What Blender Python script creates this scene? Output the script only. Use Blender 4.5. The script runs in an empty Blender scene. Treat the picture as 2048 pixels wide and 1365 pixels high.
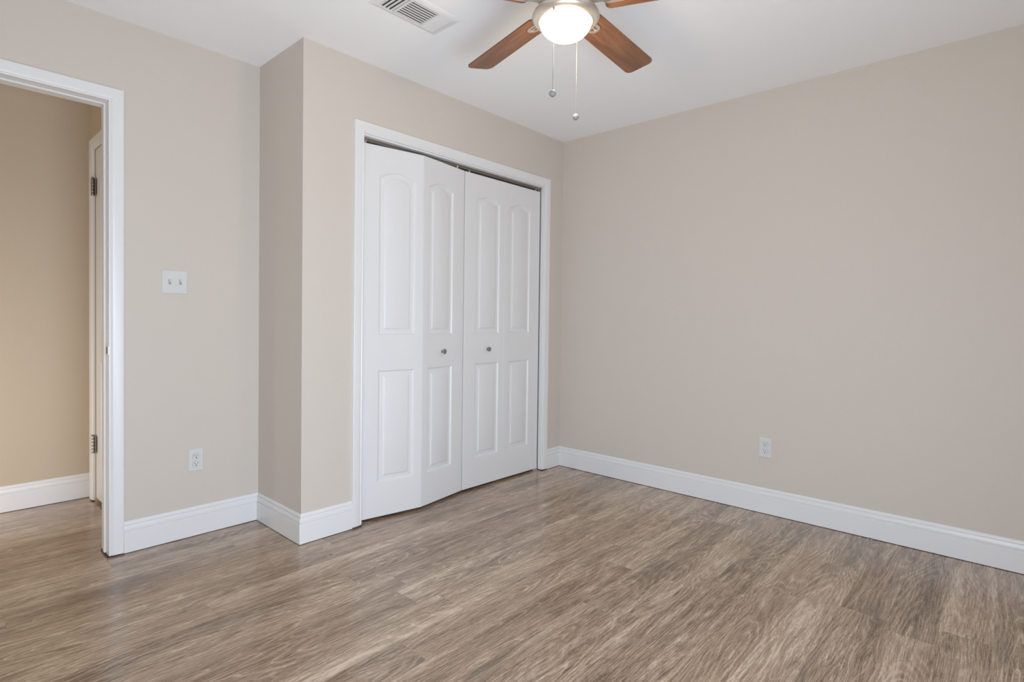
import bpy, bmesh, math, random
from mathutils import Vector, Matrix
from math import sin, cos, pi, radians

random.seed(4)
S = bpy.context.scene
COL = S.collection

# ------------------------------------------------------------------ camera, sky, lights, exposure
H = 2.44                      # ceiling height
W = 2.0546                    # length of the closet wall
D = 0.4818                    # depth of the recess beside the closet
XW = -3.68                    # west wall (behind the camera, left)
YB = -3.12                    # window wall (behind the camera)

cam_d = bpy.data.cameras.new('camera')
cam = bpy.data.objects.new('camera', cam_d)
COL.objects.link(cam)
S.camera = cam
cam_d.sensor_fit = 'HORIZONTAL'
cam_d.sensor_width = 36.0
cam_d.lens = 36.0 * 1104.37 / 2048
cam_d.shift_y = -23.70 / 2048
cam_d.clip_start = 0.02
fwd = Vector((0.73946767, 0.67294878, -0.01809725))
rgt = Vector((0.67317312, -0.73938134, 0.01237652))
upv = Vector((0.00505200, 0.02133462, 0.99975963))
M = Matrix((rgt, upv, -fwd)).transposed().to_4x4()
M.translation = Vector((-3.34093, -2.53959, 1.10425))
cam.matrix_world = M

world = bpy.data.worlds.new('sky')
S.world = world
world.use_nodes = True
bg = world.node_tree.nodes['Background']
bg.inputs[0].default_value = (0.80, 0.90, 1.0, 1)
bg.inputs[1].default_value = 0.6

def area(name, loc, rot, sx, sy, power, color):
    l = bpy.data.lights.new(name, 'AREA')
    l.shape = 'RECTANGLE'
    l.size, l.size_y = sx, sy
    l.energy = power
    l.color = color
    o = bpy.data.objects.new(name, l)
    o.location = loc
    o.rotation_euler = rot
    COL.objects.link(o)
    return o

WIN = (-3.62, -2.50, 0.06, 1.12)       # low window opening x0, x1, z0, z1
area('window_daylight', ((WIN[0] + WIN[1]) / 2, YB - 0.03, (WIN[2] + WIN[3]) / 2), (radians(90), 0, 0),
     WIN[1] - WIN[0], WIN[3] - WIN[2], 50.0, (0.86, 1.01, 1.20))
WIN2 = (-3.05, -2.10, 0.06, 1.12)      # unseen window added in the west wall for side fill: y0, y1, z0, z1
area('window_daylight', (XW - 0.03, (WIN2[0] + WIN2[1]) / 2, (WIN2[2] + WIN2[3]) / 2), (radians(90), 0, radians(-90)),
     WIN2[1] - WIN2[0], WIN2[3] - WIN2[2], 21.0, (0.86, 1.01, 1.20))
area('hall_fill', (-4.20, 0.90, 0.42), (radians(90), 0, radians(-25)), 0.6, 0.75, 14.0, (1.0, 0.95, 0.90))  # added fill lamp inside the closed hall, no window behind it

vs = S.view_settings
vs.view_transform = 'Standard'
vs.look = 'None'
vs.exposure = 0.05
vs.gamma = 1.0
vs.use_curve_mapping = False
S.cycles.use_denoising = True
S.cycles.max_bounces = 10
S.cycles.diffuse_bounces = 7
S.cycles.sample_clamp_indirect = 6.0

# ------------------------------------------------------------------ materials
def lin(r, g, b):
    f = lambda c: (c / 255 / 12.92) if c / 255 <= 0.04045 else ((c / 255 + 0.055) / 1.055) ** 2.4
    return (f(r), f(g), f(b), 1)

def mat(name, col, rough=0.5, metal=0.0, bump=None, spec=0.5):
    m = bpy.data.materials.new(name)
    m.use_nodes = True
    nt = m.node_tree
    b = nt.nodes['Principled BSDF']
    b.inputs['Base Color'].default_value = col
    b.inputs['Roughness'].default_value = rough
    b.inputs['Metallic'].default_value = metal
    b.inputs['Specular IOR Level'].default_value = spec
    if bump:
        sc, st, dist = bump
        tc = nt.nodes.new('ShaderNodeTexCoord')
        n = nt.nodes.new('ShaderNodeTexNoise')
        n.inputs['Scale'].default_value = sc
        n.inputs['Detail'].default_value = 3
        bp = nt.nodes.new('ShaderNodeBump')
        bp.inputs['Strength'].default_value = st
        bp.inputs['Distance'].default_value = dist
        nt.links.new(tc.outputs['Object'], n.inputs['Vector'])
        nt.links.new(n.outputs['Fac'], bp.inputs['Height'])
        nt.links.new(bp.outputs['Normal'], b.inputs['Normal'])
    return m

M_WALL = mat('greige_wall_paint', (0.64, 0.582, 0.52, 1), 0.55, bump=(130, 0.22, 0.0022), spec=0.3)
M_HALL = mat('hall_wall_warm_dim', (0.57, 0.475, 0.355, 1), 0.55, bump=(130, 0.22, 0.0022), spec=0.3)  # room wall paint with the hall's dim warm light put into the colour
M_CEIL = mat('white_ceiling_paint', (0.93, 0.94, 0.95, 1), 0.85, bump=(90, 0.12, 0.002), spec=0.15)
M_TRIM = mat('white_semigloss_trim', (0.79, 0.79, 0.79, 1), 0.32, bump=(14, 0.03, 0.002))
M_DOOR = mat('white_molded_door_paint', (0.765, 0.765, 0.765, 1), 0.36, bump=(60, 0.05, 0.001))
M_PLATE = mat('white_plastic', (0.68, 0.68, 0.675, 1), 0.3, bump=(30, 0.01, 0.001))
M_SLOT = mat('dark_slot', (0.015, 0.014, 0.013, 1), 0.6, bump=(30, 0.01, 0.001))
M_NICKEL = mat('brushed_nickel', (0.66, 0.60, 0.54, 1), 0.34, 0.8, bump=(200, 0.03, 0.0005))
M_KNOB = mat('dark_satin_nickel', (0.40, 0.36, 0.33, 1), 0.25, 1.0, bump=(200, 0.03, 0.0005))
M_COLLAR = mat('grey_switch_collar', (0.36, 0.36, 0.36, 1), 0.4, bump=(60, 0.02, 0.001))
M_STEEL = mat('satin_steel', (0.42, 0.40, 0.37, 1), 0.35, 1.0, bump=(200, 0.03, 0.0005))
M_TRACK = mat('zinc_track', (0.26, 0.22, 0.18, 1), 0.5, 0.7, bump=(80, 0.05, 0.0005))
M_VENT = mat('white_vent_enamel', (0.80, 0.80, 0.79, 1), 0.4, bump=(60, 0.02, 0.001))
M_DUCT = mat('duct_dark', (0.13, 0.13, 0.13, 1), 0.8, bump=(60, 0.02, 0.001))
M_FOB = mat('pull_chain_fob_grey', (0.26, 0.26, 0.26, 1), 0.45, 0.0, bump=(60, 0.02, 0.001))
M_CHAIN = mat('bead_chain_nickel', (0.30, 0.29, 0.28, 1), 0.45, 0.5, bump=(60, 0.02, 0.001))
M_GAP_SHADE = mat('raw_gap_shade', (0.07, 0.05, 0.04, 1), 0.9, bump=(300, 0.6, 0.002))  # dark brown under trim: raw floor edge plus painted gap shade

def m_glow():
    m = bpy.data.materials.new('lit_frosted_glass')
    m.use_nodes = True
    nt = m.node_tree
    b = nt.nodes['Principled BSDF']
    b.inputs['Base Color'].default_value = (0.9, 0.88, 0.82, 1)
    b.inputs['Roughness'].default_value = 0.3
    b.inputs['Emission Color'].default_value = (1.0, 0.93, 0.80, 1)
    b.inputs['Emission Strength'].default_value = 1.7
    return m
M_GLOW = m_glow()

def m_glass():
    m = bpy.data.materials.new('window_glass')
    m.use_nodes = True
    nt = m.node_tree
    nt.nodes.clear()
    out = nt.nodes.new('ShaderNodeOutputMaterial')
    mix = nt.nodes.new('ShaderNodeMixShader')
    mix.inputs[0].default_value = 0.06
    t = nt.nodes.new('ShaderNodeBsdfTransparent')
    g = nt.nodes.new('ShaderNodeBsdfGlossy')
    g.inputs['Roughness'].default_value = 0.02
    nt.links.new(t.outputs[0], mix.inputs[1])
    nt.links.new(g.outputs[0], mix.inputs[2])
    nt.links.new(mix.outputs[0], out.inputs[0])
    return m
M_GLASS = m_glass()

class NG:
    """tiny helper for node graphs"""
    def __init__(self, m):
        self.nt = m.node_tree
    def put(self, sock, v):
        if hasattr(v, 'is_output') or isinstance(v, bpy.types.NodeSocket):
            self.nt.links.new(v, sock)
        else:
            sock.default_value = v
    def math(self, op, a, b=None, c=None):
        n = self.nt.nodes.new('ShaderNodeMath')
        n.operation = op
        for i, v in enumerate((a, b, c)):
            if v is not None:
                self.put(n.inputs[i], v)
        return n.outputs[0]
    def xyz(self, x, y, z=0.0):
        n = self.nt.nodes.new('ShaderNodeCombineXYZ')
        for i, v in enumerate((x, y, z)):
            self.put(n.inputs[i], v)
        return n.outputs[0]
    def noise(self, vec, scale=1.0, detail=2.0, rough=0.5, dist=0.0):
        n = self.nt.nodes.new('ShaderNodeTexNoise')
        self.put(n.inputs['Vector'], vec)
        n.inputs['Scale'].default_value = scale
        n.inputs['Detail'].default_value = detail
        n.inputs['Roughness'].default_value = rough
        n.inputs['Distortion'].default_value = dist
        return n.outputs['Fac']
    def white(self, vec):
        n = self.nt.nodes.new('ShaderNodeTexWhiteNoise')
        n.noise_dimensions = '3D'
        self.put(n.inputs['Vector'], vec)
        s = self.nt.nodes.new('ShaderNodeSeparateColor')
        self.nt.links.new(n.outputs['Color'], s.inputs[0])
        return s.outputs
    def ramp(self, fac, stops):
        n = self.nt.nodes.new('ShaderNodeValToRGB')
        e = n.color_ramp.elements
        while len(e) < len(stops):
            e.new(0.5)
        for el, (p, c) in zip(e, stops):
            el.position = p
            el.color = c
        self.put(n.inputs[0], fac)
        return n.outputs[0]
    def mix(self, fac, a, b, mode='MIX'):
        n = self.nt.nodes.new('ShaderNodeMix')
        n.data_type = 'RGBA'
        n.blend_type = mode
        self.put(n.inputs[0], fac)
        self.put(n.inputs[6], a)
        self.put(n.inputs[7], b)
        return n.outputs[2]

def m_floor():
    m = bpy.data.materials.new('oak_vinyl_plank')
    m.use_nodes = True
    g = NG(m)
    nt = m.node_tree
    b = nt.nodes['Principled BSDF']
    tc = nt.nodes.new('ShaderNodeTexCoord')
    sp = nt.nodes.new('ShaderNodeSeparateXYZ')
    nt.links.new(tc.outputs['Object'], sp.inputs[0])
    x, y = sp.outputs[0], sp.outputs[1]
    PW, PL = 0.150, 1.22
    yy = g.math('DIVIDE', g.math('ADD', y, 10 * PW - 0.64 + 0.0), PW)
    row = g.math('FLOOR', yy)
    fy = g.math('FRACT', yy)
    rr = g.white(g.xyz(row, 3.7, 1.3))
    xx = g.math('ADD', g.math('DIVIDE', x, PL), g.math('MULTIPLY', rr[0], 7.0))
    colm = g.math('FLOOR', xx)
    fx = g.math('FRACT', xx)
    pr = g.white(g.xyz(row, colm, 9.1))
    gx = g.math('ADD', x, g.math('MULTIPLY', pr[0], 40.0))
    gy = g.math('ADD', y, g.math('MULTIPLY', pr[1], 30.0))
    gz = g.math('MULTIPLY', pr[2], 20.0)
    # cathedral figure: contour lines of a stretched height field
    warp = g.noise(g.xyz(g.math('MULTIPLY', gx, 5.0), g.math('MULTIPLY', gy, 16.0), gz), 1.0, 3.0)
    hf = g.noise(g.xyz(g.math('MULTIPLY', gx, 1.15), g.math('MULTIPLY', gy, 8.0), gz), 1.0, 1.0, 0.3)
    hf2 = g.math('ADD', g.math('MULTIPLY', hf, 21.0), g.math('MULTIPLY', warp, 1.1))
    ring = g.math('ABSOLUTE', g.math('SUBTRACT', g.math('MULTIPLY', g.math('FRACT', hf2), 2.0), 1.0))
    # fibres: wavy, fairly short, plus fine pores
    wav = g.noise(g.xyz(g.math('MULTIPLY', gx, 2.6), g.math('MULTIPLY', gy, 9.0), g.math('ADD', gz, 11.0)), 1.0, 1.5)
    gyw = g.math('ADD', gy, g.math('MULTIPLY', g.math('SUBTRACT', wav, 0.5), 0.050))
    pore = g.noise(g.xyz(g.math('MULTIPLY', gx, 60.0), g.math('MULTIPLY', gyw, 420.0), gz), 1.0, 2.0, 0.6)
    fib = g.noise(g.xyz(g.math('MULTIPLY', gx, 13.0), g.math('MULTIPLY', gyw, 240.0), gz), 1.0, 4.0, 0.65)
    fib2 = g.noise(g.xyz(g.math('MULTIPLY', gx, 2.6), g.math('MULTIPLY', gyw, 55.0), gz), 1.0, 3.0, 0.55)
    broad = g.noise(g.xyz(g.math('MULTIPLY', gx, 1.1), g.math('MULTIPLY', gy, 11.0), gz), 1.0, 2.0, 0.5)
    # tone
    t = g.math('ADD', 0.12, g.math('MULTIPLY', broad, 0.46))
    t = g.math('ADD', t, g.math('MULTIPLY', g.math('SUBTRACT', fib2, 0.5), 0.42))
    t = g.math('ADD', t, g.math('MULTIPLY', g.math('SUBTRACT', fib, 0.5), 0.95))
    t = g.math('ADD', t, g.math('MULTIPLY', g.math('SUBTRACT', pore, 0.5), 0.45))
    t = g.math('ADD', t, g.math('MULTIPLY', g.math('SUBTRACT', ring, 0.5), 0.10))
    t = g.math('ADD', t, g.math('MULTIPLY', g.math('SUBTRACT', pr[2], 0.5), 0.13))
    t = g.math('ADD', t, 0.155)
    col = g.ramp(t, [(0.20, lin(86, 68, 52)), (0.38, lin(136, 115, 95)), (0.54, lin(176, 154, 132)),
                     (0.76, lin(226, 208, 186))])
    # pale thin grain lines along some of the contours
    line = g.math('SUBTRACT', 1.0, g.math('MULTIPLY', g.math('SUBTRACT', 1.0, ring), 7.0))
    line = g.math('MAXIMUM', line, 0.0)
    patch = g.noise(g.xyz(g.math('MULTIPLY', gx, 2.4), g.math('MULTIPLY', gy, 9.0), g.math('ADD', gz, 7.0)), 1.0, 2.0)
    patch = g.math('MULTIPLY', g.math('MAXIMUM', g.math('SUBTRACT', patch, 0.44), 0.0), 6.0)
    col = g.mix(g.math('MULTIPLY', g.math('MINIMUM', g.math('MULTIPLY', line, patch), 1.0), 0.62), col, lin(230, 211, 188))
    # warm / grey drift between planks
    col = g.mix(g.math('MULTIPLY', pr[0], 0.24), col, lin(156, 122, 92))
    # cool dark clouds in some planks
    cl = g.noise(g.xyz(g.math('MULTIPLY', gx, 2.0), g.math('MULTIPLY', gy, 9.0), g.math('ADD', gz, 3.0)), 1.0, 2.0, 0.5)
    cl = g.math('MINIMUM', g.math('MULTIPLY', g.math('MAXIMUM', g.math('SUBTRACT', cl, 0.56), 0.0), 6.0), 1.0)
    col = g.mix(g.math('MULTIPLY', cl, 0.50), col, lin(98, 82, 68))
    # dark knots
    kv = nt.nodes.new('ShaderNodeTexVoronoi')
    nt.links.new(g.xyz(g.math('MULTIPLY', gx, 1.4), g.math('MULTIPLY', gy, 4.2), gz), kv.inputs['Vector'])
    kv.inputs['Scale'].default_value = 1.0
    kn = g.math('MAXIMUM', g.math('SUBTRACT', 1.0, g.math('MULTIPLY', kv.outputs['Distance'], 8.0)), 0.0)
    col = g.mix(g.math('MULTIPLY', kn, 0.55), col, lin(72, 56, 44))
    # seams
    ey = g.math('MINIMUM', fy, g.math('SUBTRACT', 1.0, fy))
    ex = g.math('MINIMUM', fx, g.math('SUBTRACT', 1.0, fx))
    sy = g.math('LESS_THAN', ey, 0.0045)
    sx = g.math('LESS_THAN', ex, 0.0008)
    seam = g.math('MAXIMUM', sy, sx)
    col = g.mix(g.math('MULTIPLY', seam, 0.16), col, lin(70, 55, 44))
    nt.links.new(col, b.inputs['Base Color'])
    ro = g.math('ADD', 0.13, g.math('MULTIPLY', fib, 0.12))
    nt.links.new(ro, b.inputs['Roughness'])
    b.inputs['Specular IOR Level'].default_value = 1.0
    bp = nt.nodes.new('ShaderNodeBump')
    bp.inputs['Strength'].default_value = 0.08
    bp.inputs['Distance'].default_value = 0.0015
    hh = g.math('SUBTRACT', g.math('ADD', fib, g.math('MULTIPLY', ring, 0.3)), g.math('MULTIPLY', seam, 0.8))
    nt.links.new(hh, bp.inputs['Height'])
    nt.links.new(bp.outputs['Normal'], b.inputs['Normal'])
    return m
M_FLOOR = m_floor()

def m_blade():
    m = bpy.data.materials.new('walnut_fan_blade')
    m.use_nodes = True
    g = NG(m)
    nt = m.node_tree
    b = nt.nodes['Principled BSDF']
    tc = nt.nodes.new('ShaderNodeTexCoord')
    sp = nt.nodes.new('ShaderNodeSeparateXYZ')
    nt.links.new(tc.outputs['Object'], sp.inputs[0])
    x, y = sp.outputs[0], sp.outputs[1]
    a = g.noise(g.xyz(g.math('MULTIPLY', x, 4.0), g.math('MULTIPLY', y, 34.0), 0.0), 1.0, 4.0, 0.55, 0.4)
    f = g.noise(g.xyz(g.math('MULTIPLY', x, 9.0), g.math('MULTIPLY', y, 260.0), 0.0), 1.0, 3.0, 0.6)
    t = g.math('ADD', g.math('MULTIPLY', a, 0.75), g.math('MULTIPLY', f, 0.25))
    col = g.ramp(t, [(0.25, lin(84, 55, 38)), (0.5, lin(126, 86, 60)), (0.75, lin(150, 106, 76))])
    nt.links.new(col, b.inputs['Base Color'])
    b.inputs['Roughness'].default_value = 0.42
    return m
M_BLADE = m_blade()

# ------------------------------------------------------------------ mesh helpers
def link(name, bm, material, parent=None, smooth=None):
    bmesh.ops.remove_doubles(bm, verts=bm.verts, dist=1e-6)
    bmesh.ops.recalc_face_normals(bm, faces=bm.faces)
    me = bpy.data.meshes.new(name)
    bm.to_mesh(me)
    bm.free()
    if smooth is not None:
        for p in me.polygons:
            p.use_smooth = True
        me.set_sharp_from_angle(angle=radians(smooth))
    o = bpy.data.objects.new(name, me)
    COL.objects.link(o)
    me.materials.append(material)
    if parent:
        o.parent = parent
    return o

def tag(o, label, cat, kind=None, group=None):
    o['label'] = label
    o['category'] = cat
    if kind:
        o['kind'] = kind
    if group:
        o['group'] = group
    return o

def empty(name, loc, rz=0.0):
    o = bpy.data.objects.new(name, None)
    o.empty_display_size = 0.05
    o.location = loc
    o.rotation_euler = (0, 0, rz)
    COL.objects.link(o)
    return o

def box(bm, x0, x1, y0, y1, z0, z1, bevel=0.0, seg=2):
    t = bmesh.new()
    bmesh.ops.create_cube(t, size=1.0)
    for v in t.verts:
        v.co = Vector((x0 if v.co.x < 0 else x1, y0 if v.co.y < 0 else y1, z0 if v.co.z < 0 else z1))
    if bevel > 0:
        bmesh.ops.bevel(t, geom=t.edges[:], offset=bevel, segments=seg, profile=0.5, affect='EDGES')
    merge(bm, t)

def merge(bm, t, mx=None):
    if mx is not None:
        bmesh.ops.transform(t, matrix=mx, verts=t.verts)
    me = bpy.data.meshes.new('tmp')
    t.to_mesh(me)
    t.free()
    bm.from_mesh(me)
    bpy.data.meshes.remove(me)

def lathe(bm, prof, n=48, mx=None):
    t = bmesh.new()
    rings = []
    for r, z in prof:
        if r < 1e-7:
            rings.append([t.verts.new((0, 0, z))])
        else:
            rings.append([t.verts.new((r * cos(2 * pi * k / n), r * sin(2 * pi * k / n), z)) for k in range(n)])
    for a, b in zip(rings, rings[1:]):
        for k in range(n):
            k2 = (k + 1) % n
            vs_ = []
            for v in (a[k % len(a)], a[k2 % len(a)], b[k2 % len(b)], b[k % len(b)]):
                if v not in vs_:
                    vs_.append(v)
            if len(vs_) > 2:
                t.faces.new(vs_)
    merge(bm, t, mx)

def sweep(bm, path, n, prof, prev=None, nxt=None, right=True):
    """mitred sweep of a closed profile (u sideways, v along n) along a flat path"""
    n = Vector(n)
    P = [Vector(p) for p in path]
    sections = []
    for i, p in enumerate(P):
        din = (p - P[i - 1]).normalized() if i > 0 else ((p - Vector(prev)).normalized() if prev else None)
        dout = (P[i + 1] - p).normalized() if i < len(P) - 1 else ((Vector(nxt) - p).normalized() if nxt else None)
        din = din or dout
        dout = dout or din
        sgn = 1 if right else -1
        u1, u2 = din.cross(n) * sgn, dout.cross(n) * sgn
        u = (u1 + u2) / (1 + u1.dot(u2))
        sections.append([bm.verts.new(p + u * a + n * b) for a, b in prof])
    k = len(prof)
    for a, b in zip(sections, sections[1:]):
        for i in range(k):
            bm.faces.new((a[i], a[(i + 1) % k], b[(i + 1) % k], b[i]))
    bm.faces.new(sections[0])
    bm.faces.new(sections[-1][::-1])

def prism(bm, outline, z0, z1, mx=None):
    t = bmesh.new()
    a = [t.verts.new((x, y, z0)) for x, y in outline]
    b = [t.verts.new((x, y, z1)) for x, y in outline]
    t.faces.new(a[::-1])
    t.faces.new(b)
    k = len(outline)
    for i in range(k):
        t.faces.new((a[i], a[(i + 1) % k], b[(i + 1) % k], b[i]))
    merge(bm, t, mx)

def structure(name, bm, m, label, cat, smooth=None):
    return tag(link(name, bm, m, None, smooth), label, cat, 'structure')

# ------------------------------------------------------------------ shell
bm = bmesh.new()
box(bm, -6.05, 0.12, YB - 0.15, 1.70, -0.10, 0.0)
structure('floor', bm, M_FLOOR, 'brown-grey oak-look plank floor running through room and hall', 'floor')

bm = bmesh.new()
box(bm, -6.05, 0.12, YB - 0.15, 1.70, H, H + 0.10)
structure('ceiling', bm, M_CEIL, 'flat white painted ceiling above the fan', 'ceiling')

T = 0.1155
bm = bmesh.new()
box(bm, 0.0, 0.12, YB, 0.60, 0, H)
structure('wall_right', bm, M_WALL, 'long bare greige wall on the right with one outlet', 'wall')

# closet wall with its opening
CX0, CX1, CZ = -1.7234, -0.2221, 2.0688
bm = bmesh.new()
box(bm, -W, CX0 - 0.018, 0, T, 0, H)
box(bm, CX1 + 0.018, 0.0, 0, T, 0, H)
box(bm, CX0 - 0.018, CX1 + 0.018, 0, T, CZ + 0.018, H)
structure('wall_closet', bm, M_WALL, 'greige wall around the white bifold closet doors', 'wall')

bm = bmesh.new()
box(bm, -W, -W + T, T, D, 0, H)
structure('wall_return', bm, M_WALL, 'narrow greige return wall between the recess and the closet wall', 'wall')

# recess wall with the entry opening
EX1, EX0, EZ = -2.7255, -3.4875, 2.0604
bm = bmesh.new()
box(bm, EX1 + 0.018, 0.0, D, D + T, 0, H)
box(bm, -6.0, EX0 - 0.018, D, D + T, 0, H)
box(bm, EX0 - 0.018, EX1 + 0.018, D, D + T, EZ + 0.018, H)
structure('wall_left', bm, M_WALL, 'greige wall with the switch and the open doorway', 'wall')

bm = bmesh.new()
box(bm, XW - 0.12, XW, YB, WIN2[0], 0, H)
box(bm, XW - 0.12, XW, WIN2[1], D, 0, H)
box(bm, XW - 0.12, XW, WIN2[0], WIN2[1], 0, WIN2[2])
box(bm, XW - 0.12, XW, WIN2[0], WIN2[1], WIN2[3], H)
structure('wall_west', bm, M_WALL, 'greige wall behind the camera, to the left', 'wall')

bm = bmesh.new()
box(bm, XW - 0.12, WIN[0], YB - 0.12, YB, 0, H)
box(bm, WIN[1], 0.12, YB - 0.12, YB, 0, H)
box(bm, WIN[0], WIN[1], YB - 0.12, YB, 0, WIN[2])
box(bm, WIN[0], WIN[1], YB - 0.12, YB, WIN[3], H)
structure('wall_back', bm, M_WALL, 'greige wall with the window, behind the camera', 'wall')

# window behind the camera
def window(name, loc, rz, ww, wh, label):
    w = empty(name, loc, rz)
    tag(w, label, 'window', 'structure')
    bm = bmesh.new()
    for a in ((-ww / 2, -ww / 2 + .04, 0, wh), (ww / 2 - .04, ww / 2, 0, wh), (-ww / 2 + .04, ww / 2 - .04, 0, .04),
              (-ww / 2 + .04, ww / 2 - .04, wh - .04, wh), (-.02, .02, .04, wh - .04)):
        box(bm, a[0], a[1], -0.10, -0.05, a[2], a[3], 0.003)
    link('window_frame', bm, M_TRIM, w)
    bm = bmesh.new()
    box(bm, -ww / 2 + .04, -.02, -0.078, -0.074, .04, wh - .04)
    box(bm, .02, ww / 2 - .04, -0.078, -0.074, .04, wh - .04)
    link('window_pane', bm, M_GLASS, w)
    bm = bmesh.new()
    box(bm, -ww / 2 - .04, ww / 2 + .04, -0.05, 0.03, -0.02, 0.0, 0.003)
    link('window_sill', bm, M_TRIM, w)
window('window_1', ((WIN[0] + WIN[1]) / 2, YB, WIN[2]), 0.0, WIN[1] - WIN[0], WIN[3] - WIN[2],
       'white framed window in the back wall behind the camera')
window('window_2', (XW, (WIN2[0] + WIN2[1]) / 2, WIN2[2]), radians(-90), WIN2[1] - WIN2[0], WIN2[3] - WIN2[2],
       'white framed window added unseen in the west wall for side fill')

# hall
HY = 1.575
HXR = -2.594
bm = bmesh.new()
box(bm, -6.0, 0.0, HY, HY + 0.12, 0, H)
structure('wall_hall_far', bm, M_HALL, 'tan hall wall seen through the open doorway', 'wall')
bm = bmesh.new()
DY0, DY1, DZ = 0.836, 1.446, 2.064        # hall closet door opening
RX = HXR + 0.05
box(bm, RX, RX + 0.08, D + T, HY, 0, H)
box(bm, HXR, RX, D + T, DY0, 0, H)
box(bm, HXR, RX, DY1, HY, 0, H)
box(bm, HXR, RX, DY0, DY1, DZ, H)
structure('wall_hall_end', bm, M_HALL, 'tan hall end wall above the narrow white door', 'wall')
bm = bmesh.new()
box(bm, -4.72, -4.62, D + T, HY, 0, H)
structure('wall_hall_west', bm, M_HALL, 'tan far left end of the hall, out of view', 'wall')

# ------------------------------------------------------------------ baseboards
BP = [(0, 0.003), (0.0142, 0.003), (0.0142, 0.0990), (0.0135, 0.1005), (0.0080, 0.1012), (0.0080, 0.1040), (0.0116, 0.1055), (0.0122, 0.109),
      (0.0112, 0.117), (0.0092, 0.124), (0.0084, 0.1275), (0.0028, 0.1286), (0.0028, 0.1315), (0.0068, 0.1332), (0.0058, 0.1385),
      (0.0040, 0.1430), (0.0015, 0.1456), (0, 0.1456)]
GAP = [(0, 0.0), (0.0125, 0.0), (0.0125, 0.0032), (0, 0.0032)]
UPZ = (0, 0, 1)
def baseboard(name, label, pts, prev=None, nxt=None):
    bm = bmesh.new()
    sweep(bm, pts, UPZ, BP, prev, nxt)
    o = structure(name, bm, M_TRIM, label, 'baseboard', 25)
    bm = bmesh.new()
    sweep(bm, pts, UPZ, GAP, prev, nxt)
    link('shadow_gap', bm, M_GAP_SHADE, o)  # dark strip under the board, shade of the gap put into its colour
    return o
CO = 0.0572            # casing width
a, b, c, d_ = (EX1 + CO, D, 0), (-W, D, 0), (-W, 0, 0), (CX0 - CO, 0, 0)
baseboard('baseboard_left', 'white baseboard under the light switch and left outlet', [a, b], None, c)
baseboard('baseboard_return', 'short white baseboard along the return wall', [b, c], a, d_)
baseboard('baseboard_closet_left', 'short white baseboard left of the closet casing', [c, d_], b, None)
baseboard('baseboard_closet_right', 'stub of white baseboard between closet casing and right corner', [(CX1 + CO, 0, 0), (0, 0, 0)], None, (0, -1, 0))
baseboard('baseboard_right', 'long white baseboard along the right wall', [(0, 0, 0), (0, YB, 0)], (-1, 0, 0), (-1, YB, 0))
baseboard('baseboard_back', 'white baseboard under the window behind the camera', [(0, YB, 0), (XW, YB, 0)], (0, 0, 0), (XW, 0, 0))
baseboard('baseboard_west', 'white baseboard on the wall behind the camera', [(XW, YB, 0), (XW, D, 0)], (0, YB, 0), (0, D, 0))
baseboard('baseboard_hall', 'white baseboard along the tan hall wall', [(-4.62, HY, 0), (HXR, HY, 0)], None, None)

# ------------------------------------------------------------------ casings and jambs (trim)
CPROF = [(0, 0), (0, 0.0085), (0.0015, 0.0105), (0.006, 0.0110), (0.0085, 0.0100), (0.0100, 0.0090), (0.0120, 0.0108),
         (0.0160, 0.0128), (0.0240, 0.0142), (0.0400, 0.0160), (0.0500, 0.0168), (0.0545, 0.0166), (0.0566, 0.0150),
         (CO, 0.0120), (CO, 0)]
def casing(bm, x0, x1, zt, y, sgn, zb=0.007):
    # wall plane y, facing sgn (−1 faces the room)
    path = [(x0, y, zb), (x0, y, zt), (x1, y, zt), (x1, y, zb)]
    sweep(bm, path, (0, sgn, 0), CPROF, right=(sgn > 0))

def gapfoot(par, boxes):
    bm = bmesh.new()
    for q in boxes:
        box(bm, *q)
    return link('shadow_gap', bm, M_GAP_SHADE, par)

# entry doorway
t1 = empty('trim_1', (EX1, D, 0))
tag(t1, 'white casing and jamb of the open doorway to the hall', 'door frame', 'structure')
def local(o):
    for ch in o.children:
        ch.matrix_parent_inverse = Matrix.Translation(-o.location)
bm = bmesh.new()
casing(bm, EX0, EX1, EZ, D, -1)
link('casing', bm, M_TRIM, t1, 25)
bm = bmesh.new()
casing(bm, EX0, EX1, EZ, D + T, 1)
link('casing', bm, M_TRIM, t1, 25)
bm = bmesh.new()
box(bm, EX1, EX1 + 0.018, D + 0.0005, D + T - 0.0005, 0.007, EZ + 0.018)
box(bm, EX0 - 0.018, EX0, D + 0.0005, D + T - 0.0005, 0.007, EZ + 0.018)
box(bm, EX0, EX1, D + 0.0005, D + T - 0.0005, EZ, EZ + 0.018)
link('jamb', bm, M_TRIM, t1)
bm = bmesh.new()
sy0, sy1, sp = D + 0.040, D + 0.066, 0.0085
box(bm, EX1 - sp, EX1, sy0, sy1, 0.010, EZ, 0.002)
box(bm, EX0, EX0 + sp, sy0, sy1, 0.010, EZ, 0.002)
box(bm, EX0 + sp, EX1 - sp, sy0, sy1, EZ - sp, EZ, 0.002)
link('door_stop', bm, M_TRIM, t1)
gapfoot(t1, [(EX1 - 0.006, EX1 + 0.055, D - 0.0125, D + T - 0.002, 0, 0.0068)])
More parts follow.
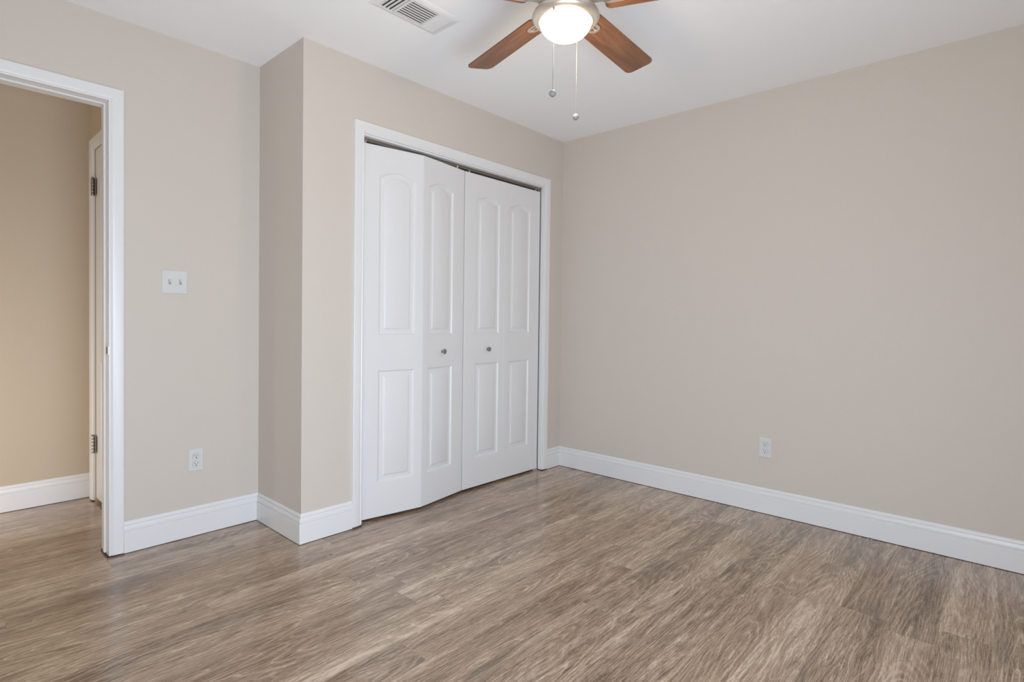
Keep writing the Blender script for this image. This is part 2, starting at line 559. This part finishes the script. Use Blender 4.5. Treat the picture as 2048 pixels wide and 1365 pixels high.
# strike plate with curled lip
bm = bmesh.new()
box(bm, EX1 - 0.0018, EX1, D + 0.004, D + 0.034, 0.912, 0.969, 0.0006)
box(bm, EX1 - 0.0030, EX1 + 0.004, D - 0.010, D + 0.006, 0.920, 0.961, 0.0012)
sk = link('strike_plate', bm, M_NICKEL, t1)
sk['label'] = 'satin nickel strike plate'
bm = bmesh.new()
box(bm, EX1 - 0.0022, EX1 - 0.0005, D + 0.011, D + 0.025, 0.925, 0.956)
link('latch_hole', bm, M_SLOT, sk)
local(t1)
for ch in t1.children:
    for g_ in ch.children:
        g_.matrix_parent_inverse = Matrix.Identity(4)

# closet
JZ = CZ - 0.0095               # underside of the head jamb
t2 = empty('trim_2', (CX0, 0, 0))
tag(t2, 'white casing and jamb around the bifold closet opening', 'door frame', 'structure')
bm = bmesh.new()
casing(bm, CX0, CX1, CZ, 0, -1, 0.008)
link('casing', bm, M_TRIM, t2, 25)
bm = bmesh.new()
box(bm, CX1, CX1 + 0.018, 0.0005, 0.0275, 0.008, CZ + 0.018)
box(bm, CX0 - 0.018, CX0, 0.0005, 0.0275, 0.008, CZ + 0.018)
box(bm, CX0, CX1, 0.0005, T - 0.0005, JZ, CZ + 0.018)
link('jamb', bm, M_TRIM, t2)
gapfoot(t2, [(CX0 - 0.055, CX0 - 0.001, -0.0125, T - 0.002, 0, 0.0078), (CX1 + 0.001, CX1 + 0.055, -0.0125, T - 0.002, 0, 0.0078)])
local(t2)

# bifold track: an inverted U channel
LY = 0.030                      # front face of the closed leaves
LT = 0.034                      # leaf thickness
YC = LY + LT / 2
bm = bmesh.new()
y0, y1 = YC - 0.014, YC + 0.014
box(bm, CX0 + 0.001, CX1 - 0.001, y0, y0 + 0.0015, JZ - 0.016, JZ)
box(bm, CX0 + 0.001, CX1 - 0.001, y1 - 0.0015, y1, JZ - 0.016, JZ)
box(bm, CX0 + 0.001, CX1 - 0.001, y0, y1, JZ - 0.0015, JZ)
tr = link('bifold_track', bm, M_TRACK)
tag(tr, 'thin grey metal track under the closet door head', 'track')
for k, xx_ in enumerate((CX0 + 0.03, CX1 - 0.03)):
    bm = bmesh.new()
    box(bm, xx_ - 0.016, xx_ + 0.016, y0 - 0.0012, y1 + 0.0012, JZ - 0.0145, JZ - 0.003, 0.0008)
    lathe(bm, [(0, -0.012), (0.004, -0.012), (0.004, 0.0), (0, 0.0)], 12, Matrix.Translation((xx_, y0 - 0.002, JZ - 0.009)) @ Matrix.Rotation(radians(90), 4, 'X') @ Matrix.Translation((0, 0, 0.008)) @ Matrix.Scale(0.4, 4))
    link('pivot_bracket', bm, M_STEEL, tr)

# ------------------------------------------------------------------ moulded leaves
def arch_outline(x0, x1, z0, z1, rise, inset, n=14):
    """closed loop, counter-clockwise, of a panel with a shallow camber top, inset evenly"""
    x0 += inset; x1 -= inset; z0 += inset; z1 -= inset
    pts = [(x0, z0), (x1, z0)]
    if rise <= 0:
        return pts + [(x1, z1), (x0, z1)]
    for i in range(n + 1):
        u = 1 - i / n
        # flat shoulders, smooth rise between
        s = min(max((u - 0.06) / 0.88, 0), 1)
        pts.append((x0 + (x1 - x0) * u, z1 - rise + rise * (sin(pi * s) ** 0.8)))
    return pts

STEPS = [(0.0, 0.0), (0.004, 0.0012), (0.010, 0.0072), (0.014, 0.0086), (0.028, 0.0076), (0.034, 0.0062), (0.040, 0.0022), (0.043, 0.0012)]
def leaf_mesh(wid, z0, z1, panels):
    """front face at y=0 looking to −y, back at y=LT, x from 0 to wid"""
    bm = bmesh.new()
    e = 0.0007
    outer = [bm.verts.new((x, 0, z)) for x, z in ((e, z0 + e), (wid - e, z0 + e), (wid - e, z1 - e), (e, z1 - e))]
    mid = [bm.verts.new((x, e, z)) for x, z in ((0, z0), (wid, z0), (wid, z1), (0, z1))]
    back = [bm.verts.new((x, LT, z)) for x, z in ((0, z0), (wid, z0), (wid, z1), (0, z1))]
    edges = []
    for i in range(4):
        edges.append(bm.edges.new((outer[i], outer[(i + 1) % 4])))
        bm.faces.new((outer[i], mid[i], mid[(i + 1) % 4], outer[(i + 1) % 4]))
        bm.faces.new((mid[i], back[i], back[(i + 1) % 4], mid[(i + 1) % 4]))
    bm.faces.new(back)
    fill = [bm.edges.get((outer[i], outer[(i + 1) % 4])) for i in range(4)]
    for p in panels:
        loops = []
        for ins, dep in STEPS:
            loops.append([bm.verts.new((x, dep, z)) for x, z in arch_outline(*p, ins)])
        for A, B in zip(loops, loops[1:]):
            k = len(A)
            for i in range(k):
                bm.faces.new((A[i], A[(i + 1) % k], B[(i + 1) % k], B[i]))
        bm.faces.new(loops[-1])
        k = len(loops[0])
        fill += [bm.edges.get((loops[0][i], loops[0][(i + 1) % k])) for i in range(k)]
    bmesh.ops.triangle_fill(bm, use_beauty=True, use_dissolve=False, edges=fill)
    return bm

LZ0, LZ1 = 0.0145, 2.031
def leaf(par, wid, near_left, loc, ang, zoff=0.0):
    # the wider stile sits on the jamb side, the narrower one on the fold
    wide, narrow = 0.103, 0.046
    x0, x1 = (wide, wid - narrow) if near_left else (narrow, wid - wide)
    bm = leaf_mesh(wid, LZ0, LZ1, [(x0, x1, 1.006, 1.906, 0.030), (x0, x1, 0.200, 0.818, 0.0)])
    o = link('door_leaf', bm, M_DOOR, par, 20)
    o.location = Vector(loc) - par.location
    o.rotation_euler = (0, 0, ang)
    return o

def knob(par, x, z):
    bm = bmesh.new()
    pr = [(0, 0), (0.0085, 0), (0.0088, 0.0015), (0.0060, 0.0035), (0.0052, 0.010), (0.0070, 0.0145), (0.0125, 0.0170), (0.0148, 0.0200),
          (0.0150, 0.0228), (0.0138, 0.0252), (0.0090, 0.0268), (0.0, 0.0272)]
    lathe(bm, pr, 32, Matrix.Translation((x, 0.0, z)) @ Matrix.Rotation(radians(90), 4, 'X'))
    k = link('door_knob', bm, M_KNOB, par, 40)
    k['label'] = 'round satin nickel knob'
    return k

def top_pin(par, x):
    bm = bmesh.new()
    lathe(bm, [(0, LZ1 - 0.002), (0.0042, LZ1 - 0.002), (0.0042, LZ1 + 0.010), (0.0060, LZ1 + 0.010), (0.0060, LZ1 + 0.022), (0, LZ1 + 0.022)], 14,
          Matrix.Translation((x, LT / 2, 0)))
    return link('guide_pin', bm, M_PLATE, par, 40)

# left pair: folded slightly out into the room
LW = 0.375
px, jx, jy = -1.7165, -1.3465, -0.031
fold = math.asin((LY - jy) / LW)
d1 = empty('door_1', (px, LY, 0))
tag(d1, 'left pair of white bifold closet doors, folded slightly outward', 'closet door', 'structure')
la = leaf(d1, LW, True, (px, LY, 0), -fold)
ex = px + LW * cos(fold)
lb = leaf(d1, LW - 0.002, False, (ex + 0.0015, LY - LW * sin(fold), 0), fold)
knob(lb, 0.172, 0.905)
top_pin(lb, LW - 0.055)
top_pin(la, 0.03)
# right pair: closed flat
RW = 0.3688
rx = -0.9702
d2 = empty('door_2', (rx, LY, 0))
tag(d2, 'right pair of white bifold closet doors, closed flat', 'closet door', 'structure')
lc = leaf(d2, RW, True, (rx, LY, 0), 0)
ld = leaf(d2, RW, False, (rx + RW + 0.0006, LY, 0), 0)
knob(lc, 0.211, 0.905)
top_pin(lc, 0.05)
top_pin(ld, RW - 0.03)

# floor pivot brackets at the two jambs
def floor_bracket(x, s, label):
    bm = bmesh.new()
    box(bm, x, x + s * 0.034, LY + 0.004, LY + 0.030, 0.0, 0.0022, 0.0006) if s > 0 else box(bm, x + s * 0.034, x, LY + 0.004, LY + 0.030, 0.0, 0.0022, 0.0006)
    a0, a1 = sorted((x, x + s * 0.002))
    box(bm, a0, a1, LY + 0.004, LY + 0.030, 0.0, 0.034, 0.0006)
    o = link('pivot_bracket', bm, M_PLATE)
    tag(o, label, 'bracket')
    bm = bmesh.new()
    lathe(bm, [(0, 0.0022), (0.006, 0.0022), (0.006, 0.009), (0.0035, 0.009), (0.0035, 0.0115), (0, 0.0115)], 14, Matrix.Translation((x + s * 0.020, LY + LT / 2, 0)))
    link('pivot_pin', bm, M_STEEL, o)
floor_bracket(CX0, 1, 'small white floor bracket at the left foot of the closet doors')
floor_bracket(CX1, -1, 'small white floor bracket at the right foot of the closet doors')

# ------------------------------------------------------------------ hall door
t3 = empty('trim_3', (HXR, DY1, 0))
tag(t3, 'white casing around the narrow hall door', 'door frame', 'structure')
bm = bmesh.new()
sweep(bm, [(HXR, DY1, 0.008), (HXR, DY1, DZ), (HXR, DY0, DZ), (HXR, DY0, 0.008)], (-1, 0, 0), CPROF, right=False)
link('casing', bm, M_TRIM, t3, 25)
gapfoot(t3, [(HXR - 0.012, HXR + 0.04, DY1 + 0.001, DY1 + 0.055, 0, 0.0078)])
local(t3)

d3 = empty('door_3', (HXR + 0.006, DY1 - 0.003, 0), radians(-90))
tag(d3, 'narrow white panelled hall door seen through the doorway', 'door', 'structure')
HW = DY1 - DY0 - 0.006
bm = leaf_mesh(HW, 0.022, DZ - 0.003, [(0.105, HW - 0.105, 1.006, 1.92, 0.04), (0.105, HW - 0.105, 0.21, 0.83, 0.0)])
hl = link('door_leaf', bm, M_DOOR, d3, 20)
bm = bmesh.new()
pr = [(0, 0), (0.032, 0), (0.032, 0.004), (0.026, 0.008), (0.012, 0.011), (0.011, 0.034), (0.018, 0.040), (0.026, 0.050), (0.027, 0.058),
      (0.022, 0.067), (0.010, 0.071), (0, 0.0715)]
lathe(bm, pr, 32, Matrix.Translation((HW - 0.055, 0.0, 0.912)) @ Matrix.Rotation(radians(90), 4, 'X'))
link('door_knob', bm, M_STEEL, d3, 40)
for hz in (1.843, 0.338):
    bm = bmesh.new()
    for q in range(5):
        z0 = hz - 0.050 + q * 0.0202
        lathe(bm, [(0, z0), (0.0078, z0), (0.0080, z0 + 0.0006), (0.0080, z0 + 0.0190), (0.0078, z0 + 0.0196), (0, z0 + 0.0196)], 16, Matrix.Translation((-0.002, -0.016, 0)))
    lathe(bm, [(0, hz + 0.050), (0.006, hz + 0.051), (0.0085, hz + 0.054), (0.006, hz + 0.058), (0, hz + 0.059)], 16, Matrix.Translation((-0.002, -0.016, 0)))
    h_ = link('hinge', bm, M_STEEL, d3, 40)
    h_['label'] = 'satin steel butt hinge'
    bm = bmesh.new()
    box(bm, -0.030, 0.030, -0.0085, -0.0062, hz - 0.050, hz + 0.050, 0.0008)
    link('hinge_leaf', bm, M_STEEL, h_)

# ------------------------------------------------------------------ switch and outlets
def plate_mesh(wid, hei, th=0.0055):
    bm = bmesh.new()
    e = 0.004
    a = [bm.verts.new((x, 0, z)) for x, z in ((-wid / 2, -hei / 2), (wid / 2, -hei / 2), (wid / 2, hei / 2), (-wid / 2, hei / 2))]
    b_ = [bm.verts.new((v.co.x, -th * 0.45, v.co.z)) for v in a]
    c_ = [bm.verts.new((v.co.x * (1 - 2 * e / wid), -th, v.co.z * (1 - 2 * e / hei))) for v in a]
    for A, B in ((a, b_), (b_, c_)):
        for i in range(4):
            bm.faces.new((A[i], A[(i + 1) % 4], B[(i + 1) % 4], B[i]))
    bm.faces.new(c_)
    bm.faces.new(a[::-1])
    bmesh.ops.bevel(bm, geom=[e_ for e_ in bm.edges], offset=0.0007, segments=2, affect='EDGES')
    return bm

def screw(par, x, z, y=-0.0055):
    bm = bmesh.new()
    lathe(bm, [(0, 0), (0.0032, 0), (0.0030, 0.0006), (0, 0.0010)], 14, Matrix.Translation((x, y, z)) @ Matrix.Rotation(radians(90), 4, 'X'))
    link('screw', bm, M_PLATE, par, 40)

ls = empty('light_switch', (-2.4590, D, 1.2640))
tag(ls, 'white double toggle light switch beside the open doorway', 'light switch')
link('cover_plate', plate_mesh(0.112, 0.114), M_PLATE, ls)
for sx_ in (-0.023, 0.023):
    bm = bmesh.new()
    box(bm, sx_ - 0.0052, sx_ + 0.0052, -0.0066, -0.004, -0.0120, 0.0120, 0.0006)
    cl = link('toggle_collar', bm, M_COLLAR, ls)
    bm = bmesh.new()
    t = bmesh.new()
    box(t, -0.0040, 0.0040, -0.0150, 0.0, -0.0095, 0.0040, 0.0012)
    merge(bm, t, Matrix.Translation((sx_, -0.005, 0.004)) @ Matrix.Rotation(radians(-22), 4, 'X'))
    link('toggle', bm, M_PLATE, ls)
    for sz in (-0.0300, 0.0300):
        screw(ls, sx_, sz)

def outlet(loc, rz, label):
    o = empty('power_outlet', loc, rz)
    tag(o, label, 'outlet', None, 'duplex wall outlets')
    link('cover_plate', plate_mesh(0.0700, 0.1140), M_PLATE, o)
    screw(o, 0, 0)
    for sz in (-0.0195, 0.0195):
        pts = []
        for k in range(40):
            an = 2 * pi * k / 40
            pts.append((0.0168 * cos(an), max(-0.0140, min(0.0140, 0.0168 * sin(an)))))
        bm = bmesh.new()
        mx = Matrix.Translation((0, 0, sz)) @ Matrix.Rotation(radians(90), 4, 'X')
        prism(bm, pts, 0.004, 0.0078, mx)
        r_ = link('receptacle', bm, M_PLATE, o, 30)
        bm = bmesh.new()
        ring = [(x * 1.07, y * 1.07) for x, y in pts]
        prism(bm, ring, 0.0045, 0.00585, mx)
        link('rim_gap', bm, M_COLLAR, r_)
        bm = bmesh.new()
        box(bm, -0.0072, -0.0052, -0.0082, -0.0070, sz - 0.0006, sz + 0.0084)
        box(bm, 0.0052, 0.0070, -0.0082, -0.0070, sz + 0.0004, sz + 0.0076)
        lathe(bm, [(0, 0), (0.0028, 0), (0.0028, 0.0012), (0, 0.0012)], 14, Matrix.Translation((0, -0.0070, sz - 0.0066)) @ Matrix.Rotation(radians(90), 4, 'X'))
        link('slot', bm, M_SLOT, r_)
    return o
outlet((-2.3640, D, 0.3790), 0.0, 'white duplex outlet low on the wall below the light switch')
outlet((0.0, -1.4890, 0.3790), radians(-90), 'white duplex outlet low on the long right wall')

# ------------------------------------------------------------------ ceiling vent
VX0, VX1, VY0, VY1 = -2.0160, -1.6600, -0.6790, -0.4890
vc = ((VX0 + VX1) / 2, (VY0 + VY1) / 2, H)
cv = empty('ceiling_vent', vc)
tag(cv, 'white rectangular louvred air vent in the ceiling left of the fan', 'air vent')
hx, hy = (VX1 - VX0) / 2, (VY1 - VY0) / 2
ix, iy = hx - 0.030, hy - 0.024
bm = bmesh.new()
# stamped frame: sloped ring around the core
t = bmesh.new()
lo = [[(-hx, -hy, 0), (hx, -hy, 0), (hx, hy, 0), (-hx, hy, 0)],
      [(-hx, -hy, -0.002), (hx, -hy, -0.002), (hx, hy, -0.002), (-hx, hy, -0.002)],
      [(-hx + .010, -hy + .010, -0.007), (hx - .010, -hy + .010, -0.007), (hx - .010, hy - .010, -0.007), (-hx + .010, hy - .010, -0.007)],
      [(-ix - .004, -iy - .004, -0.009), (ix + .004, -iy - .004, -0.009), (ix + .004, iy + .004, -0.009), (-ix - .004, iy + .004, -0.009)],
      [(-ix, -iy, -0.010), (ix, -iy, -0.010), (ix, iy, -0.010), (-ix, iy, -0.010)],
      [(-ix, -iy, -0.001), (ix, -iy, -0.001), (ix, iy, -0.001), (-ix, iy, -0.001)]]
L_ = [[t.verts.new(p) for p in l] for l in lo]
for A, B in zip(L_, L_[1:]):
    for i in range(4):
        t.faces.new((A[i], A[(i + 1) % 4], B[(i + 1) % 4], B[i]))
merge(bm, t)
# bars between the three louvre fields
XA, XB = -1.9075 - vc[0], -1.7610 - vc[0]
box(bm, XA - 0.0045, XA + 0.0035, -iy, iy, -0.0105, -0.001, 0.0006)
box(bm, XB - 0.0035, XB + 0.0060, -iy, iy, -0.0105, -0.001, 0.0006)
link('frame', bm, M_VENT, cv)
bm = bmesh.new()
box(bm, -ix, ix, -iy, iy, -0.0009, -0.0003)
link('duct_shade_sheet', bm, M_DUCT, cv)  # flat dark sheet below the ceiling, stands in for shade inside the duct
def slat(cx_, cy_, length, along_x, tilt, wdt=0.0145):
    t = bmesh.new()
    box(t, -length / 2, length / 2, -wdt / 2, wdt / 2, -0.0004, 0.0004)
    mx = Matrix.Translation((cx_, cy_, -0.0062)) @ (Matrix.Identity(4) if along_x else Matrix.Rotation(radians(90), 4, 'Z')) @ Matrix.Rotation(tilt, 4, 'X')
    bm = bmesh.new()
    merge(bm, t, mx)
    link('louvre', bm, M_VENT, cv)
ys0, ys1 = -iy + 0.004, iy - 0.004
for k in range(8):
    slat((XA + XB) / 2, ys0 + (ys1 - ys0) * (k + 0.5) / 8, XB - XA - 0.007, True, radians(10), 0.0118)
for k in range(4):
    slat(-ix + (XA - 0.0045 + ix) * (k + 0.5) / 4, 0, 2 * iy - 0.004, False, radians(-14), 0.0128)
for k in range(4):
    slat(XB + 0.006 + (ix - XB - 0.006) * (k + 0.5) / 4, 0, 2 * iy - 0.004, False, radians(36))

# ------------------------------------------------------------------ ceiling fan
FX, FY = -1.7623, -1.3412
ZB = 2.2223
fan = empty('ceiling_fan', (FX, FY, H))
tag(fan, 'flush ceiling fan with dark wood blades and a lit glass bowl', 'ceiling fan')
def fz(p):
    return [(r, z - H) for r, z in p]
bm = bmesh.new()
lathe(bm, fz([(0, H), (0.085, H), (0.088, H - 0.004), (0.080, H - 0.030), (0.062, H - 0.046), (0.060, 2.345), (0, 2.345)]), 56)
link('canopy', bm, M_NICKEL, fan, 35)
bm = bmesh.new()
lathe(bm, fz([(0, 2.352), (0.080, 2.352), (0.104, 2.344), (0.116, 2.326), (0.118, 2.272), (0.112, 2.256), (0.094, 2.247), (0.094, 2.236), (0.080, 2.232), (0, 2.232)]), 56)
link('motor_housing', bm, M_NICKEL, fan, 35)
bm = bmesh.new()
lathe(bm, fz([(0, 2.232), (0.062, 2.232), (0.064, 2.206), (0.080, 2.204), (0.1020, 2.1965), (0.1140, 2.1865), (0.1190, 2.1765), (0.1195, 2.1715), (0.1175, 2.1670),
              (0.1120, 2.1610), (0.1025, 2.1565), (0.0955, 2.1560), (0.0935, 2.1585), (0, 2.164)]), 72)
ring_o = link('light_fitter', bm, M_NICKEL, fan, 35)
ring_o['label'] = 'brushed nickel light fitter ring'
bm = bmesh.new()
pf = []
for k in range(15):
    a_ = radians(90) * k / 14
    pf.append((0.0925 * cos(a_) ** 0.9 if k < 14 else 0.0, 2.1600 - 0.0635 * sin(a_)))
pf[-1] = (0.0, pf[-1][1])
lathe(bm, fz(pf), 64)
gb = link('glass_bowl', bm, M_GLOW, fan, 60)
gb['label'] = 'lit white frosted glass bowl'
ll = bpy.data.lights.new('bowl_lamp', 'POINT')
ll.energy, ll.color, ll.shadow_soft_size = 8.5, (1.0, 0.80, 0.56), 0.06
lo_ = bpy.data.objects.new('bowl_lamp', ll)
lo_.location = (FX, FY, 2.07)
COL.objects.link(lo_)

ROT0, DA, PIT, R1, R0, WT = radians(4.254), radians(72), radians(-10.94), 0.612, 0.135, 0.125
def blade_outline():
    pts = []
    wr, cr = 0.112, 0.028
    def corner(cx_, cy_, a0, a1, r, n=8):
        for i in range(n + 1):
            a_ = a0 + (a1 - a0) * i / n
            pts.append((cx_ + r * cos(a_), cy_ + r * sin(a_)))
    corner(R1 - cr, -WT / 2 + cr, radians(-90), radians(-8), cr)
    corner(R1 - cr, WT / 2 - cr, radians(8), radians(90), cr)
    corner(R0 + 0.02, wr / 2 - 0.02, radians(90), radians(180), 0.02)
    corner(R0 + 0.02, -wr / 2 + 0.02, radians(180), radians(270), 0.02)
    return pts
def blade_bm():
    bm = bmesh.new()
    prism(bm, blade_outline(), -0.003, 0.003)
    return bm
def bracket_bm():
    """flat nickel iron: a neck from the hub, then a rounded loop with a long slot under the blade"""
    bm = bmesh.new()
    n = 28
    outer, inner = [], []
    xa, xb, ro_, ri_ = 0.152, 0.196, 0.024, 0.0125
    for i in range(n):
        a_ = 2 * pi * i / n
        sx_ = xb if cos(a_) > 0 else xa
        outer.append((sx_ + ro_ * cos(a_), ro_ * sin(a_)))
        inner.append((sx_ + ri_ * cos(a_), ri_ * sin(a_)))
    for z0, z1 in ((-0.0085, -0.0034),):
        vo = [[bm.verts.new((x, y, z)) for x, y in outer] for z in (z0, z1)]
        vi = [[bm.verts.new((x, y, z)) for x, y in inner] for z in (z0, z1)]
        for i in range(n):
            j = (i + 1) % n
            bm.faces.new((vo[0][i], vo[0][j], vo[1][j], vo[1][i]))
            bm.faces.new((vi[0][i], vi[0][j], vi[1][j], vi[1][i]))
            bm.faces.new((vo[0][i], vo[0][j], vi[0][j], vi[0][i]))
            bm.faces.new((vo[1][i], vo[1][j], vi[1][j], vi[1][i]))
    box(bm, 0.070, 0.134, -0.013, 0.013, -0.0085, 0.012, 0.003)
    # tongue in the slot
    t = bmesh.new()
    box(t, 0.140, 0.215, -0.0035, 0.0035, -0.0070, -0.0034, 0.001)
    merge(bm, t)
    return bm
b0 = br0 = None
for k in range(5):
    a_ = ROT0 + k * DA
    if b0 is None:
        b0 = link('fan_blade', blade_bm(), M_BLADE, fan)
        br0 = link('blade_bracket', bracket_bm(), M_NICKEL, b0, 30)
        br0['label'] = 'brushed nickel blade bracket'
        bl = b0
    else:
        bl = b0.copy(); COL.objects.link(bl); bl.parent = fan
        br = br0.copy(); COL.objects.link(br); br.parent = bl
    bl.location = (0, 0, ZB - H)
    bl.rotation_euler = (Matrix.Rotation(a_, 4, 'Z') @ Matrix.Rotation(PIT, 4, 'X')).to_euler()

def pull_chain(x, y, ztop, zfob, rf):
    bm = bmesh.new()
    z = ztop
    while z > zfob + rf:
        t = bmesh.new()
        bmesh.ops.create_uvsphere(t, u_segments=6, v_segments=4, radius=0.00125)
        merge(bm, t, Matrix.Translation((x - FX, y - FY, z - H)))
        z -= 0.0031
    t = bmesh.new()
    bmesh.ops.create_cone(t, cap_ends=True, segments=6, radius1=0.0005, radius2=0.0005, depth=ztop - zfob)
    merge(bm, t, Matrix.Translation((x - FX, y - FY, (ztop + zfob) / 2 - H)))
    # small outlet ferrule
    lathe(bm, [(0, 0.004), (0.003, 0.004), (0.003, -0.006), (0.002, -0.008), (0, -0.008)], 12, Matrix.Translation((x - FX, y - FY, ztop - H)))
    c = link('pull_chain', bm, M_CHAIN, fan, 50)
    bm = bmesh.new()
    pr = [(0, rf)]
    for i in range(1, 12):
        q = radians(180) * i / 12
        pr.append((rf * sin(q), rf * cos(q)))
    pr += [(rf * 0.42, -rf * 0.93), (rf * 0.36, -rf * 0.86), (0, -rf * 0.86)]
    lathe(bm, pr, 28, Matrix.Translation((x - FX, y - FY, zfob - H)))
    f_ = link('chain_fob', bm, M_FOB, c, 40)
    f_['label'] = 'round grey pull-chain fob'
pull_chain(-1.8622, -1.3664, 2.160, 1.8705, 0.0120)
pull_chain(-1.6615, -1.3182, 2.160, 1.8585, 0.0118)
